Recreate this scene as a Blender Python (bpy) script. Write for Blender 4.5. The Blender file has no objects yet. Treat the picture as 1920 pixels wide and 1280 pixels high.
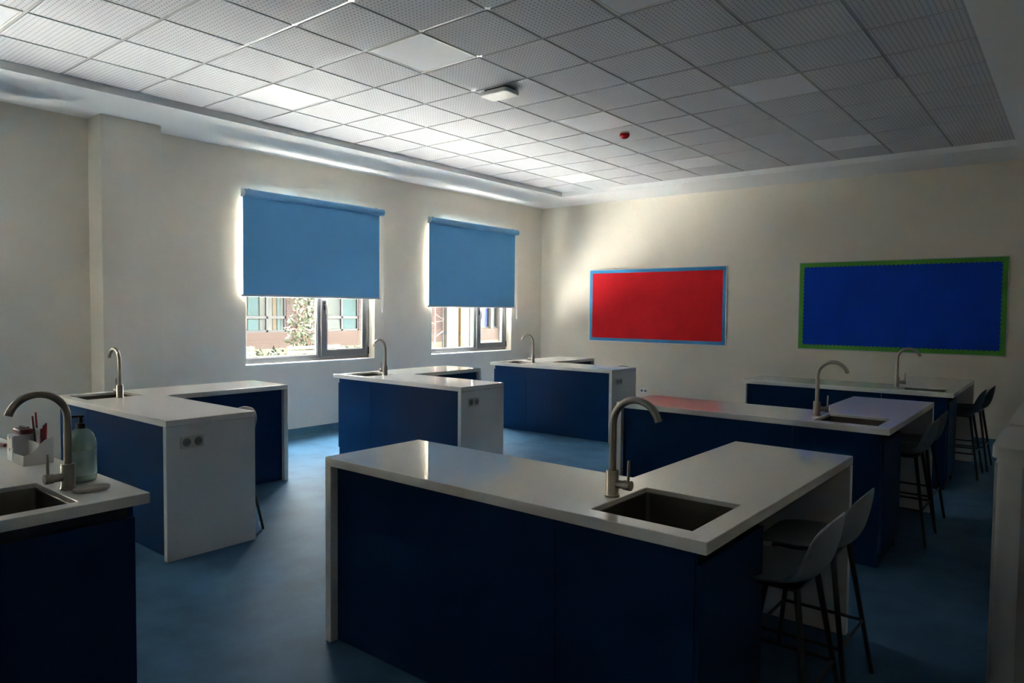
import bpy, bmesh, math, random
from mathutils import Matrix, Vector
random.seed(7)
sc = bpy.context.scene
COL = sc.collection

# ------------------------------------------------------------------ camera
cam_d = bpy.data.cameras.new('camera')
cam_d.sensor_width = 36.0
cam_d.lens = 24.843
cam_d.clip_start = 0.02
cam_d.clip_end = 300
cam = bpy.data.objects.new('camera', cam_d)
COL.objects.link(cam)
_r = Vector((0.77867756, 0.62735471, 0.00934437))
_d = Vector((0.03434082, -0.02774374, -0.99902502))
_f = Vector((-0.62648381, 0.77823926, -0.0431473))
cam.matrix_world = Matrix(((_r.x, -_d.x, -_f.x, 3.00175), (_r.y, -_d.y, -_f.y, -4.04937),
                           (_r.z, -_d.z, -_f.z, 1.61200), (0, 0, 0, 1)))
sc.camera = cam

# ------------------------------------------------------------------ sky, sun, exposure
SKY = 36.0
w = bpy.data.worlds.new('sky')
sc.world = w
w.use_nodes = True
wn = w.node_tree.nodes
wn['Background'].inputs['Color'].default_value = (1.0, 0.975, 0.94, 1)
wn['Background'].inputs['Strength'].default_value = SKY

sun_d = bpy.data.lights.new('sun', 'SUN')
sun_d.energy = 700.0
sun_d.angle = math.radians(0.6)
sun_d.color = (1.0, 0.96, 0.91)
sun = bpy.data.objects.new('sun', sun_d)
COL.objects.link(sun)
sun.rotation_euler = Vector((-0.06, 0.72, -0.69)).to_track_quat('-Z', 'Y').to_euler()   # high sun behind this building

XW, YB, XR, YR = -4.65, 6.29, 3.45, -6.29          # inner faces of the four walls
ZT, ZB = 3.52, 3.455                               # tile field and plaster border
WIN = [(0.457, 2.403), (3.513, 5.43), (-4.30, -2.28)]
ZW0, ZW1 = 0.94, 2.975

def portal(y0, y1, z0, z1):
    d = bpy.data.lights.new('window_portal', 'AREA')
    d.shape = 'RECTANGLE'
    d.size = y1 - y0
    d.size_y = z1 - z0
    d.energy = 1.0
    d.cycles.is_portal = True
    o = bpy.data.objects.new('window_portal', d)
    COL.objects.link(o)
    o.location = (XW - 0.24, (y0 + y1) / 2, (z0 + z1) / 2)
    o.rotation_euler = Vector((1, 0, 0)).to_track_quat('-Z', 'Z').to_euler()
for a, b in WIN:
    portal(a, b, ZW0, ZW1)

vs = sc.view_settings
vs.view_transform = 'Standard'
vs.look = 'None'
vs.gamma = 1.0
vs.exposure = 1.12
vs.use_curve_mapping = False
sc.cycles.max_bounces = 10
sc.cycles.diffuse_bounces = 6
sc.cycles.glossy_bounces = 6
sc.cycles.transparent_max_bounces = 16
sc.cycles.sample_clamp_indirect = 60.0
sc.cycles.caustics_reflective = False
sc.cycles.caustics_refractive = False

# ------------------------------------------------------------------ materials
MAT = {}
def mat(name, col, rough=0.5, metal=0.0, spec=0.5, noise=None, bump=None, coat=0.0, trans=0.0, fn=None):
    m = bpy.data.materials.new(name)
    m.use_nodes = True
    nt = m.node_tree
    b = nt.nodes['Principled BSDF']
    b.inputs['Base Color'].default_value = (*col, 1)
    b.inputs['Roughness'].default_value = rough
    b.inputs['Metallic'].default_value = metal
    b.inputs['Specular IOR Level'].default_value = spec
    b.inputs['Coat Weight'].default_value = coat
    b.inputs['Transmission Weight'].default_value = trans
    tc = nt.nodes.new('ShaderNodeTexCoord')
    if noise:                                   # (scale, amount) or (scale, amount, stretch)
        st = noise[2] if len(noise) > 2 else (1, 1, 1)
        mp = nt.nodes.new('ShaderNodeMapping')
        mp.inputs['Scale'].default_value = st
        nt.links.new(tc.outputs['Object'], mp.inputs['Vector'])
        n = nt.nodes.new('ShaderNodeTexNoise')
        n.inputs['Scale'].default_value = noise[0]
        n.inputs['Detail'].default_value = 6
        n.inputs['Roughness'].default_value = 0.6
        nt.links.new(mp.outputs['Vector'], n.inputs['Vector'])
        r = nt.nodes.new('ShaderNodeValToRGB')
        r.color_ramp.elements[0].position = 0.3
        r.color_ramp.elements[1].position = 0.7
        k = noise[1]
        r.color_ramp.elements[0].color = (*[c * (1 - k) for c in col], 1)
        r.color_ramp.elements[1].color = (*[min(1, c * (1 + k)) for c in col], 1)
        nt.links.new(n.outputs['Fac'], r.inputs['Fac'])
        nt.links.new(r.outputs['Color'], b.inputs['Base Color'])
    if bump:                                    # (scale, strength, distance, stretch)
        mp2 = nt.nodes.new('ShaderNodeMapping')
        mp2.inputs['Scale'].default_value = bump[3] if len(bump) > 3 else (1, 1, 1)
        nt.links.new(tc.outputs['Object'], mp2.inputs['Vector'])
        n2 = nt.nodes.new('ShaderNodeTexNoise')
        n2.inputs['Scale'].default_value = bump[0]
        n2.inputs['Detail'].default_value = 4
        nt.links.new(mp2.outputs['Vector'], n2.inputs['Vector'])
        bp = nt.nodes.new('ShaderNodeBump')
        bp.inputs['Strength'].default_value = bump[1]
        bp.inputs['Distance'].default_value = bump[2]
        nt.links.new(n2.outputs['Fac'], bp.inputs['Height'])
        nt.links.new(bp.outputs['Normal'], b.inputs['Normal'])
    if fn:
        fn(nt, b, tc)
    MAT[name] = m
    return m

mat('wall_paint', (0.76, 0.70, 0.60), 0.75, noise=(3.0, 0.02), bump=(140, 0.12, 0.004))
mat('plaster_white', (0.84, 0.85, 0.86), 0.6, bump=(60, 0.05, 0.003))
mat('reveal_white', (0.82, 0.81, 0.78), 0.6)
mat('vinyl_floor', (0.054, 0.138, 0.240), 0.6, spec=0.04, noise=(2.6, 0.22), bump=(45, 0.04, 0.002))
mat('vinyl_skirting', (0.035, 0.13, 0.21), 0.45, noise=(6, 0.15))
mat('quartz', (0.84, 0.815, 0.785), 0.004, noise=(90, 0.035))
mat('quartz_side', (0.80, 0.79, 0.78), 0.22, noise=(90, 0.03))
mat('blue_laminate', (0.0010, 0.030, 0.105), 0.40, spec=0.09, noise=(5, 0.06), bump=(220, 0.05, 0.001))
mat('dark_plinth', (0.006, 0.02, 0.05), 0.6)
mat('brushed_steel', (0.36, 0.33, 0.29), 0.30, 1.0, bump=(60, 0.05, 0.001, (1, 1, 12)))
mat('sink_steel', (0.13, 0.12, 0.10), 0.32, 1.0, bump=(80, 0.05, 0.001))
mat('black_hole', (0.01, 0.01, 0.01), 0.6)
mat('socket_plastic', (0.55, 0.55, 0.50), 0.4)
mat('socket_white', (0.80, 0.81, 0.82), 0.35)
mat('socket_insert', (0.22, 0.22, 0.20), 0.5)
mat('stool_shell', (0.21, 0.245, 0.275), 0.45, bump=(300, 0.05, 0.001))
mat('stool_shell_dark', (0.05, 0.075, 0.10), 0.45, bump=(300, 0.05, 0.001))
mat('black_metal', (0.012, 0.012, 0.014), 0.4)
mat('frame_metal', (0.17, 0.18, 0.20), 0.28, 0.55, bump=(40, 0.03, 0.001))
mat('frame_bead', (0.50, 0.51, 0.53), 0.35, 0.2)
mat('black_handle', (0.015, 0.015, 0.017), 0.35)
mat('tbar', (0.72, 0.71, 0.70), 0.22, 0.35)
mat('diffuser', (0.70, 0.70, 0.73), 0.5, spec=0.3)
mat('white_plastic', (0.74, 0.72, 0.68), 0.35)
mat('alarm_red', (0.48, 0.012, 0.015), 0.25)
mat('aluminium', (0.55, 0.56, 0.57), 0.35, 0.8)
mat('paper_red', (0.62, 0.016, 0.026), 0.8, spec=0.12, noise=(3, 0.07), bump=(3.5, 0.25, 0.02, (1, 1, .5)))
mat('paper_blue', (0.002, 0.062, 0.54), 0.75, spec=0.12, noise=(2.5, 0.10), bump=(3.0, 0.25, 0.02, (1, 1, .5)))
mat('border_blue', (0.008, 0.22, 0.52), 0.5)
mat('border_green', (0.07, 0.34, 0.03), 0.5)
mat('blind_lining', (0.80, 0.79, 0.76), 0.8)
mat('cassette_blue', (0.13, 0.33, 0.56), 0.35)
mat('cap_white', (0.66, 0.68, 0.70), 0.4)
mat('bar_grey', (0.42, 0.43, 0.46), 0.4)
mat('cabinet_white', (0.52, 0.51, 0.49), 0.35)
mat('cabinet_panel', (0.33, 0.325, 0.31), 0.45)
mat('organizer', (0.78, 0.77, 0.77), 0.45)
mat('drawer_front', (0.82, 0.82, 0.84), 0.4)
mat('red_plastic', (0.42, 0.01, 0.015), 0.35)
mat('navy_plastic', (0.01, 0.015, 0.10), 0.35)
mat('dark_plastic', (0.02, 0.015, 0.02), 0.4)
mat('maroon_plastic', (0.13, 0.01, 0.02), 0.35)
mat('stone_dish', (0.50, 0.43, 0.385), 0.8, noise=(40, 0.06))
mat('mint_bottle', (0.46, 0.67, 0.61), 0.16, trans=0.35)
mat('bottle_label', (0.42, 0.61, 0.585), 0.4)
mat('label_print', (0.02, 0.05, 0.16), 0.5)
mat('pump_black', (0.012, 0.012, 0.016), 0.35)
# outdoors
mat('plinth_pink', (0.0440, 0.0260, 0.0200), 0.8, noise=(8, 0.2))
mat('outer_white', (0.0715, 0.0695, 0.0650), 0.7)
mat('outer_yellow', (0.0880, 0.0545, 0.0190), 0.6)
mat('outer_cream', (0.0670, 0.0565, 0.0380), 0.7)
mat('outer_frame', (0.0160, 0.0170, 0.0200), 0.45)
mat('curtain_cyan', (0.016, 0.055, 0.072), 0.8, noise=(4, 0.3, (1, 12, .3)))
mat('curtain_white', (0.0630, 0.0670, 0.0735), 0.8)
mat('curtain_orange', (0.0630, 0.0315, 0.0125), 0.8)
mat('panel_blue', (0.05, 0.065, 0.20), 0.6)
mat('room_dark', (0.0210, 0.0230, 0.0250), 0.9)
mat('roof_tile', (0.12, 0.06, 0.04), 0.8)
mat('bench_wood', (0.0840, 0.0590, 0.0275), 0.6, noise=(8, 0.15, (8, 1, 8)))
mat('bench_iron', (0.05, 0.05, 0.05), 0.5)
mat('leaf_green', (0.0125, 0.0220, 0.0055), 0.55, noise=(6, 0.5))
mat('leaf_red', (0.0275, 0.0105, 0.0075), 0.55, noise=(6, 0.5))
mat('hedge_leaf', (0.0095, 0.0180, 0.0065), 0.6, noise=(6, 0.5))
mat('bark', (0.09, 0.06, 0.04), 0.8)
mat('dark_gravel', (0.11, 0.105, 0.10), 0.9, noise=(3, 0.3))
mat('paving', (0.50, 0.49, 0.475), 0.85, noise=(2, 0.1))
mat('concrete', (0.3, 0.29, 0.27), 0.8)

def brick_fn(nt, b, tc):
    mp = nt.nodes.new('ShaderNodeMapping')
    mp.inputs['Rotation'].default_value = (0, math.radians(90), math.radians(90))
    sx = nt.nodes.new('ShaderNodeSeparateXYZ')
    cx = nt.nodes.new('ShaderNodeCombineXYZ')
    nt.links.new(tc.outputs['Object'], sx.inputs[0])
    nt.links.new(sx.outputs['Y'], cx.inputs['X'])
    nt.links.new(sx.outputs['Z'], cx.inputs['Y'])
    br = nt.nodes.new('ShaderNodeTexBrick')
    br.inputs['Scale'].default_value = 1.0
    br.inputs['Brick Width'].default_value = 0.22
    br.inputs['Row Height'].default_value = 0.075
    br.inputs['Mortar Size'].default_value = 0.008
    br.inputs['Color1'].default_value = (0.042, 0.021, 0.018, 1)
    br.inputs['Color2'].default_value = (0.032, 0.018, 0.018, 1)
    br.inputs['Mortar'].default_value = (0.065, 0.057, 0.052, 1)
    nt.links.new(cx.outputs[0], br.inputs['Vector'])
    nt.links.new(br.outputs['Color'], b.inputs['Base Color'])
mat('outer_brick', (0.2, 0.1, 0.08), 0.85, fn=brick_fn)

def perforated_fn(nt, b, tc):
    mp = nt.nodes.new('ShaderNodeMapping')
    s = 1 / 0.0333
    mp.inputs['Scale'].default_value = (s, s, 0)
    mp.inputs['Location'].default_value = (0.5, 0.5, 0)
    nt.links.new(tc.outputs['Object'], mp.inputs['Vector'])
    fr = nt.nodes.new('ShaderNodeVectorMath'); fr.operation = 'FRACTION'
    nt.links.new(mp.outputs[0], fr.inputs[0])
    sb = nt.nodes.new('ShaderNodeVectorMath'); sb.operation = 'SUBTRACT'
    sb.inputs[1].default_value = (0.5, 0.5, 0)
    nt.links.new(fr.outputs[0], sb.inputs[0])
    ln = nt.nodes.new('ShaderNodeVectorMath'); ln.operation = 'LENGTH'
    nt.links.new(sb.outputs[0], ln.inputs[0])
    lt = nt.nodes.new('ShaderNodeMath'); lt.operation = 'LESS_THAN'
    lt.inputs[1].default_value = 0.17
    nt.links.new(ln.outputs['Value'], lt.inputs[0])
    ab = nt.nodes.new('ShaderNodeVectorMath'); ab.operation = 'ABSOLUTE'
    nt.links.new(tc.outputs['Object'], ab.inputs[0])
    se = nt.nodes.new('ShaderNodeSeparateXYZ')
    nt.links.new(ab.outputs[0], se.inputs[0])
    mx = nt.nodes.new('ShaderNodeMath'); mx.operation = 'MAXIMUM'
    nt.links.new(se.outputs[0], mx.inputs[0]); nt.links.new(se.outputs[1], mx.inputs[1])
    l2 = nt.nodes.new('ShaderNodeMath'); l2.operation = 'LESS_THAN'
    l2.inputs[1].default_value = 0.272
    nt.links.new(mx.outputs[0], l2.inputs[0])
    mu = nt.nodes.new('ShaderNodeMath'); mu.operation = 'MULTIPLY'
    nt.links.new(lt.outputs[0], mu.inputs[0]); nt.links.new(l2.outputs[0], mu.inputs[1])
    mi = nt.nodes.new('ShaderNodeMix'); mi.data_type = 'RGBA'
    mi.inputs[6].default_value = (0.575, 0.57, 0.595, 1)
    mi.inputs[7].default_value = (0.15, 0.14, 0.14, 1)
    nt.links.new(mu.outputs[0], mi.inputs[0])
    nt.links.new(mi.outputs[2], b.inputs['Base Color'])
mat('perforated_tile', (0.6, 0.58, 0.58), 0.7, spec=0.3, fn=perforated_fn)

def thin_glass():
    m = bpy.data.materials.new('window_glass')
    m.use_nodes = True
    nt = m.node_tree
    nt.nodes.clear()
    out = nt.nodes.new('ShaderNodeOutputMaterial')
    mx = nt.nodes.new('ShaderNodeMixShader')
    tr = nt.nodes.new('ShaderNodeBsdfTransparent')
    tr.inputs['Color'].default_value = (0.93, 0.96, 0.95, 1)
    gl = nt.nodes.new('ShaderNodeBsdfGlossy')
    gl.inputs['Roughness'].default_value = 0.0
    lw = nt.nodes.new('ShaderNodeLayerWeight')
    lw.inputs['Blend'].default_value = 0.5
    pw = nt.nodes.new('ShaderNodeMath'); pw.operation = 'POWER'
    pw.inputs[1].default_value = 5.0
    ma = nt.nodes.new('ShaderNodeMath'); ma.operation = 'MULTIPLY_ADD'
    ma.inputs[1].default_value = 0.95
    ma.inputs[2].default_value = 0.04
    nt.links.new(lw.outputs['Facing'], pw.inputs[0])
    nt.links.new(pw.outputs[0], ma.inputs[0])
    nt.links.new(ma.outputs[0], mx.inputs[0])
    nt.links.new(tr.outputs[0], mx.inputs[1])
    nt.links.new(gl.outputs[0], mx.inputs[2])
    nt.links.new(mx.outputs[0], out.inputs[0])
    MAT['window_glass'] = m
thin_glass()

def blind_fabric():
    m = bpy.data.materials.new('blind_fabric')
    m.use_nodes = True
    nt = m.node_tree
    nt.nodes.clear()
    out = nt.nodes.new('ShaderNodeOutputMaterial')
    mx = nt.nodes.new('ShaderNodeMixShader')
    mx.inputs[0].default_value = 0.03
    df = nt.nodes.new('ShaderNodeBsdfDiffuse')
    df.inputs['Color'].default_value = (0.12, 0.33, 0.60, 1)
    tl = nt.nodes.new('ShaderNodeBsdfTranslucent')
    tl.inputs['Color'].default_value = (0.07, 0.22, 0.40, 1)
    tc = nt.nodes.new('ShaderNodeTexCoord')
    mp = nt.nodes.new('ShaderNodeMapping')
    mp.inputs['Scale'].default_value = (1, 1, 6)
    nz = nt.nodes.new('ShaderNodeTexNoise')
    nz.inputs['Scale'].default_value = 60
    bp = nt.nodes.new('ShaderNodeBump')
    bp.inputs['Strength'].default_value = 0.15
    bp.inputs['Distance'].default_value = 0.002
    nt.links.new(tc.outputs['Object'], mp.inputs[0])
    nt.links.new(mp.outputs[0], nz.inputs['Vector'])
    nt.links.new(nz.outputs['Fac'], bp.inputs['Height'])
    nt.links.new(bp.outputs[0], df.inputs['Normal'])
    nt.links.new(df.outputs[0], mx.inputs[1])
    nt.links.new(tl.outputs[0], mx.inputs[2])
    nt.links.new(mx.outputs[0], out.inputs[0])
    MAT['blind_fabric'] = m
blind_fabric()

# ------------------------------------------------------------------ mesh helpers
class MB:
    def __init__(self):
        self.v = []; self.f = []
    def add(self, vs, fs):
        n = len(self.v)
        self.v += [tuple(p) for p in vs]
        self.f += [tuple(i + n for i in q) for q in fs]
        return self
    def box(self, x0, x1, y0, y1, z0, z1):
        if x0 > x1: x0, x1 = x1, x0
        if y0 > y1: y0, y1 = y1, y0
        if z0 > z1: z0, z1 = z1, z0
        vs = [(x0, y0, z0), (x1, y0, z0), (x1, y1, z0), (x0, y1, z0), (x0, y0, z1), (x1, y0, z1), (x1, y1, z1), (x0, y1, z1)]
        return self.add(vs, [(3, 2, 1, 0), (4, 5, 6, 7), (0, 1, 5, 4), (1, 2, 6, 5), (2, 3, 7, 6), (3, 0, 4, 7)])
    def tube(self, pts, r, n=12, cap=True):
        pts = [Vector(p) for p in pts]
        rr = r if isinstance(r, (list, tuple)) else [r] * len(pts)
        up = None
        rings = []
        for i, p in enumerate(pts):
            t = (pts[min(i + 1, len(pts) - 1)] - pts[max(i - 1, 0)]).normalized()
            if up is None:
                up = Vector((0, 0, 1)) if abs(t.z) < 0.9 else Vector((1, 0, 0))
            a = (up - t * up.dot(t)).normalized()
            b = t.cross(a)
            up = a
            rings.append([p + (a * math.cos(2 * math.pi * k / n) + b * math.sin(2 * math.pi * k / n)) * rr[i] for k in range(n)])
        vs = [q for g in rings for q in g]
        fs = []
        for i in range(len(rings) - 1):
            for k in range(n):
                k2 = (k + 1) % n
                fs.append((i * n + k, i * n + k2, (i + 1) * n + k2, (i + 1) * n + k))
        if cap:
            fs.append(tuple(range(n - 1, -1, -1)))
            fs.append(tuple((len(rings) - 1) * n + k for k in range(n)))
        return self.add(vs, fs)
    def lathe(self, prof, c=(0, 0, 0), n=24, sx=1.0, sy=1.0):
        vs = []
        for r, z in prof:
            for k in range(n):
                a = 2 * math.pi * k / n
                vs.append((c[0] + r * sx * math.cos(a), c[1] + r * sy * math.sin(a), c[2] + z))
        fs = []
        for i in range(len(prof) - 1):
            for k in range(n):
                k2 = (k + 1) % n
                fs.append((i * n + k, i * n + k2, (i + 1) * n + k2, (i + 1) * n + k))
        fs.append(tuple(range(n - 1, -1, -1)))
        fs.append(tuple((len(prof) - 1) * n + k for k in range(n)))
        return self.add(vs, fs)
    def prism(self, poly, a0, a1, axis='z'):
        # poly in the two other axes (order x,y / y,z / x,z), extruded along axis
        def P(u, v, w):
            return {'z': (u, v, w), 'x': (w, u, v), 'y': (u, w, v)}[axis]
        n = len(poly)
        vs = [P(u, v, a0) for u, v in poly] + [P(u, v, a1) for u, v in poly]
        fs = [tuple(range(n - 1, -1, -1)), tuple(range(n, 2 * n))]
        for i in range(n):
            j = (i + 1) % n
            fs.append((i, j, n + j, n + i))
        return self.add(vs, fs)
    def cells(self, us, vs_, inside, a0, a1, axis='z'):
        # slab made of rectangular cells (holes where inside() is False), extruded along axis
        us = sorted(set(round(u, 5) for u in us)); vv = sorted(set(round(v, 5) for v in vs_))
        def P(u, v, w):
            return {'z': (u, v, w), 'x': (w, u, v), 'y': (u, w, v)}[axis]
        idx = {}
        V = []; Fc = []
        def vi(i, j, k):
            key = (i, j, k)
            if key not in idx:
                idx[key] = len(V)
                V.append(P(us[i], vv[j], a1 if k else a0))
            return idx[key]
        ok = lambda i, j: 0 <= i < len(us) - 1 and 0 <= j < len(vv) - 1 and inside((us[i] + us[i + 1]) / 2, (vv[j] + vv[j + 1]) / 2)
        for i in range(len(us) - 1):
            for j in range(len(vv) - 1):
                if not ok(i, j): continue
                Fc.append((vi(i, j, 1), vi(i + 1, j, 1), vi(i + 1, j + 1, 1), vi(i, j + 1, 1)))
                Fc.append((vi(i, j + 1, 0), vi(i + 1, j + 1, 0), vi(i + 1, j, 0), vi(i, j, 0)))
                if not ok(i, j - 1): Fc.append((vi(i, j, 0), vi(i + 1, j, 0), vi(i + 1, j, 1), vi(i, j, 1)))
                if not ok(i, j + 1): Fc.append((vi(i + 1, j + 1, 0), vi(i, j + 1, 0), vi(i, j + 1, 1), vi(i + 1, j + 1, 1)))
                if not ok(i - 1, j): Fc.append((vi(i, j + 1, 0), vi(i, j, 0), vi(i, j, 1), vi(i, j + 1, 1)))
                if not ok(i + 1, j): Fc.append((vi(i + 1, j, 0), vi(i + 1, j + 1, 0), vi(i + 1, j + 1, 1), vi(i + 1, j, 1)))
        return self.add(V, Fc)
    def mesh(self, name, smooth=False, bevel=0.0, angle=35, seg=2):
        me = bpy.data.meshes.new(name)
        me.from_pydata(self.v, [], self.f)
        bm = bmesh.new(); bm.from_mesh(me)
        bmesh.ops.recalc_face_normals(bm, faces=bm.faces[:])
        if bevel:
            es = [e for e in bm.edges if len(e.link_faces) == 2 and e.calc_face_angle(0) > math.radians(30)]
            ret = bmesh.ops.bevel(bm, geom=es, offset=bevel, segments=seg, profile=0.5, affect='EDGES', clamp_overlap=True)
            if not smooth:
                for fc in ret['faces']: fc.smooth = True
        if smooth:
            for fc in bm.faces: fc.smooth = True
            for e in bm.edges:
                e.smooth = len(e.link_faces) == 2 and e.calc_face_angle(0) < math.radians(angle)
        bm.to_mesh(me); bm.free()
        return me
    def build(self, name, m, parent=None, smooth=False, bevel=0.0, angle=35, seg=2, loc=None):
        me = self.mesh(name, smooth, bevel, angle, seg)
        me.materials.append(MAT[m])
        o = bpy.data.objects.new(name, me)
        COL.objects.link(o)
        if parent: o.parent = parent
        if loc: o.location = loc
        return o

def tag(o, label=None, cat=None, group=None, kind=None):
    if label: o['label'] = label
    if cat: o['category'] = cat
    if group: o['group'] = group
    if kind: o['kind'] = kind
    return o
def empty(name, loc=(0, 0, 0), rz=0.0):
    o = bpy.data.objects.new(name, None)
    o.empty_display_size = 0.1
    COL.objects.link(o)
    o.location = loc
    o.rotation_euler = (0, 0, rz)
    return o
def copy_tree(o, parent=None):
    c = o.copy()
    COL.objects.link(c)
    c.parent = parent
    for ch in list(o.children):
        copy_tree(ch, c)
    return c
def rrect(x0, x1, y0, y1, r, n=5):
    pts = []
    for cx, cy, a0 in ((x1 - r, y1 - r, 0), (x0 + r, y1 - r, 90), (x0 + r, y0 + r, 180), (x1 - r, y0 + r, 270)):
        for k in range(n + 1):
            a = math.radians(a0 + 90 * k / n)
            pts.append((cx + r * math.cos(a), cy + r * math.sin(a)))
    return pts

# ------------------------------------------------------------------ room shell
tag(MB().box(XW - .3, XR + .3, YR - .3, YB + .3, -0.12, 0).build('floor', 'vinyl_floor'), 'blue marbled vinyl classroom floor', kind='structure')

ys = [YR - .25, YB + .25] + [y for a in WIN for y in a]
def wall_in(y, z):
    return not any(a < y < b and ZW0 < z < ZW1 for a, b in WIN)
wl = MB().cells(ys, [0, ZW0, ZW1, 3.8], wall_in, XW - .25, XW, 'x').build('wall_left', 'wall_paint')
tag(wl, 'cream window wall', kind='structure')
MB().box(XW, -4.345, -1.213, -0.64, 0, ZB).build('pillar', 'wall_paint', wl, bevel=0.004)
tag(MB().box(XW - .25, XR + .25, YB, YB + .25, 0, 3.8).build('wall_back', 'wall_paint'), 'cream back wall with two display boards', kind='structure')
tag(MB().box(XR, XR + .25, YR - .25, YB + .25, 0, 3.8).build('wall_right', 'wall_paint'), 'cream wall on the right', kind='structure')
tag(MB().box(XW - .25, XR + .25, YR - .25, YR, 0, 3.8).build('wall_rear', 'wall_paint'), 'cream wall behind the camera', kind='structure')

# skirting: coved vinyl
cove = [(0, 0.002), (0.05, 0.002), (0.035, 0.006), (0.02, 0.018), (0.008, 0.04), (0.004, 0.11), (0, 0.11)]
b = MB(); b.prism([(XW + u, v) for u, v in cove], -0.64, YB, 'y'); b.prism([(XW + u, v) for u, v in cove], YR, -1.213, 'y')
tag(b.build('baseboard_left', 'vinyl_skirting', smooth=True), 'blue vinyl skirting under the windows', kind='structure')
b = MB(); b.prism([(YB - u, v) for u, v in cove], XW, XR, 'x')
tag(b.build('baseboard_back', 'vinyl_skirting', smooth=True), 'blue vinyl skirting along the back wall', kind='structure')
b = MB(); b.prism([(XR - u, v) for u, v in cove], YR, YB, 'y')
tag(b.build('baseboard_right', 'vinyl_skirting', smooth=True), 'blue vinyl skirting on the right wall', kind='structure')

# ceiling: plaster border + recessed perforated tile field
G = 0.6
I0, I1, J0, J1 = -6, 4, -9, 9
fx0, fx1, fy0, fy1 = I0 * G, I1 * G, J0 * G, J1 * G
cm = MB()
cm.cells([XW - .2, fx0, fx1, XR + .2], [YR - .2, fy0, fy1, YB + .2],
         lambda x, y: not (fx0 < x < fx1 and fy0 < y < fy1), ZB, 3.60, 'z')
cm.box(XW - .2, XR + .2, YR - .2, YB + .2, 3.601, 3.8)
ceil = tag(cm.build('ceiling', 'plaster_white'), 'white plaster ceiling border around recessed tiles', kind='structure')

# edge trim of the field (wall angle)
e = 0.02
for (a, b2, c, d2) in ((fx0, fx0 + e, fy0, fy1), (fx1 - e, fx1, fy0, fy1), (fx0 + e, fx1 - e, fy0, fy0 + e), (fx0 + e, fx1 - e, fy1 - e, fy1)):
    MB().box(a, b2, c, d2, ZT + .004, ZT + .008).build('edge_trim', 'tbar', ceil)
bw = 0.013
bar_y = MB().box(-bw, bw, fy0 + e, fy1 - e, ZT + .007, ZT + .012).mesh('grid_bar'); bar_y.materials.append(MAT['tbar'])
bar_x = MB().box(fx0 + e, fx1 - e, -bw, bw, ZT + .0065, ZT + .012).mesh('grid_bar'); bar_x.materials.append(MAT['tbar'])
for i in range(I0 + 1, I1):
    o = bpy.data.objects.new('grid_bar', bar_y); COL.objects.link(o); o.parent = ceil; o.location = (i * G, 0, 0)
for j in range(J0 + 1, J1):
    o = bpy.data.objects.new('grid_bar', bar_x); COL.objects.link(o); o.parent = ceil; o.location = (0, j * G, 0)

LIGHTS = {(-5, -5): 'unlit square ceiling light at the far top left corner of the picture',
          (-5, -1): 'unlit square ceiling light nearest the pillar, bright with window sheen',
          (-5, 3): 'unlit square ceiling light above and left of the second blind',
          (-5, 7): 'unlit square ceiling light nearest the corner of the two walls',
          (-2, -1): 'unlit square ceiling light in front of the white ceiling device',
          (-2, 3): 'unlit square ceiling light beside the red smoke alarm',
          (-2, 7): 'unlit square ceiling light above the red display board',
          (1, -1): 'unlit square ceiling light cut by the top edge of the picture',
          (1, 3): 'large unlit square ceiling light right of the red smoke alarm',
          (1, 7): 'unlit square ceiling light above the blue display board'}
h2 = 0.2865
tile_me = MB().box(-h2, h2, -h2, h2, 0, 0.018).mesh('ceiling_tile'); tile_me.materials.append(MAT['perforated_tile'])
for i in range(I0, I1):
    for j in range(J0, J1):
        if (i, j) in LIGHTS: continue
        o = bpy.data.objects.new('ceiling_tile', tile_me)
        COL.objects.link(o); o.parent = ceil
        o.location = ((i + .5) * G, (j + .5) * G, ZT)
lf_me = MB().cells([-.287, -.275, .275, .287], [-.287, -.275, .275, .287], lambda x, y: max(abs(x), abs(y)) > .275, -.002, .012).mesh('frame')
lf_me.materials.append(MAT['white_plastic'])
ld_me = MB().box(-.275, .275, -.275, .275, .001, .010).mesh('diffuser'); ld_me.materials.append(MAT['diffuser'])
for (i, j), lab in LIGHTS.items():
    t = tag(empty('ceiling_light', ((i + .5) * G, (j + .5) * G, ZT)), lab, 'light panel', 'flush ceiling light panels')
    for nm, me in (('frame', lf_me), ('diffuser', ld_me)):
        o = bpy.data.objects.new(nm, me); COL.objects.link(o); o.parent = t

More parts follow.
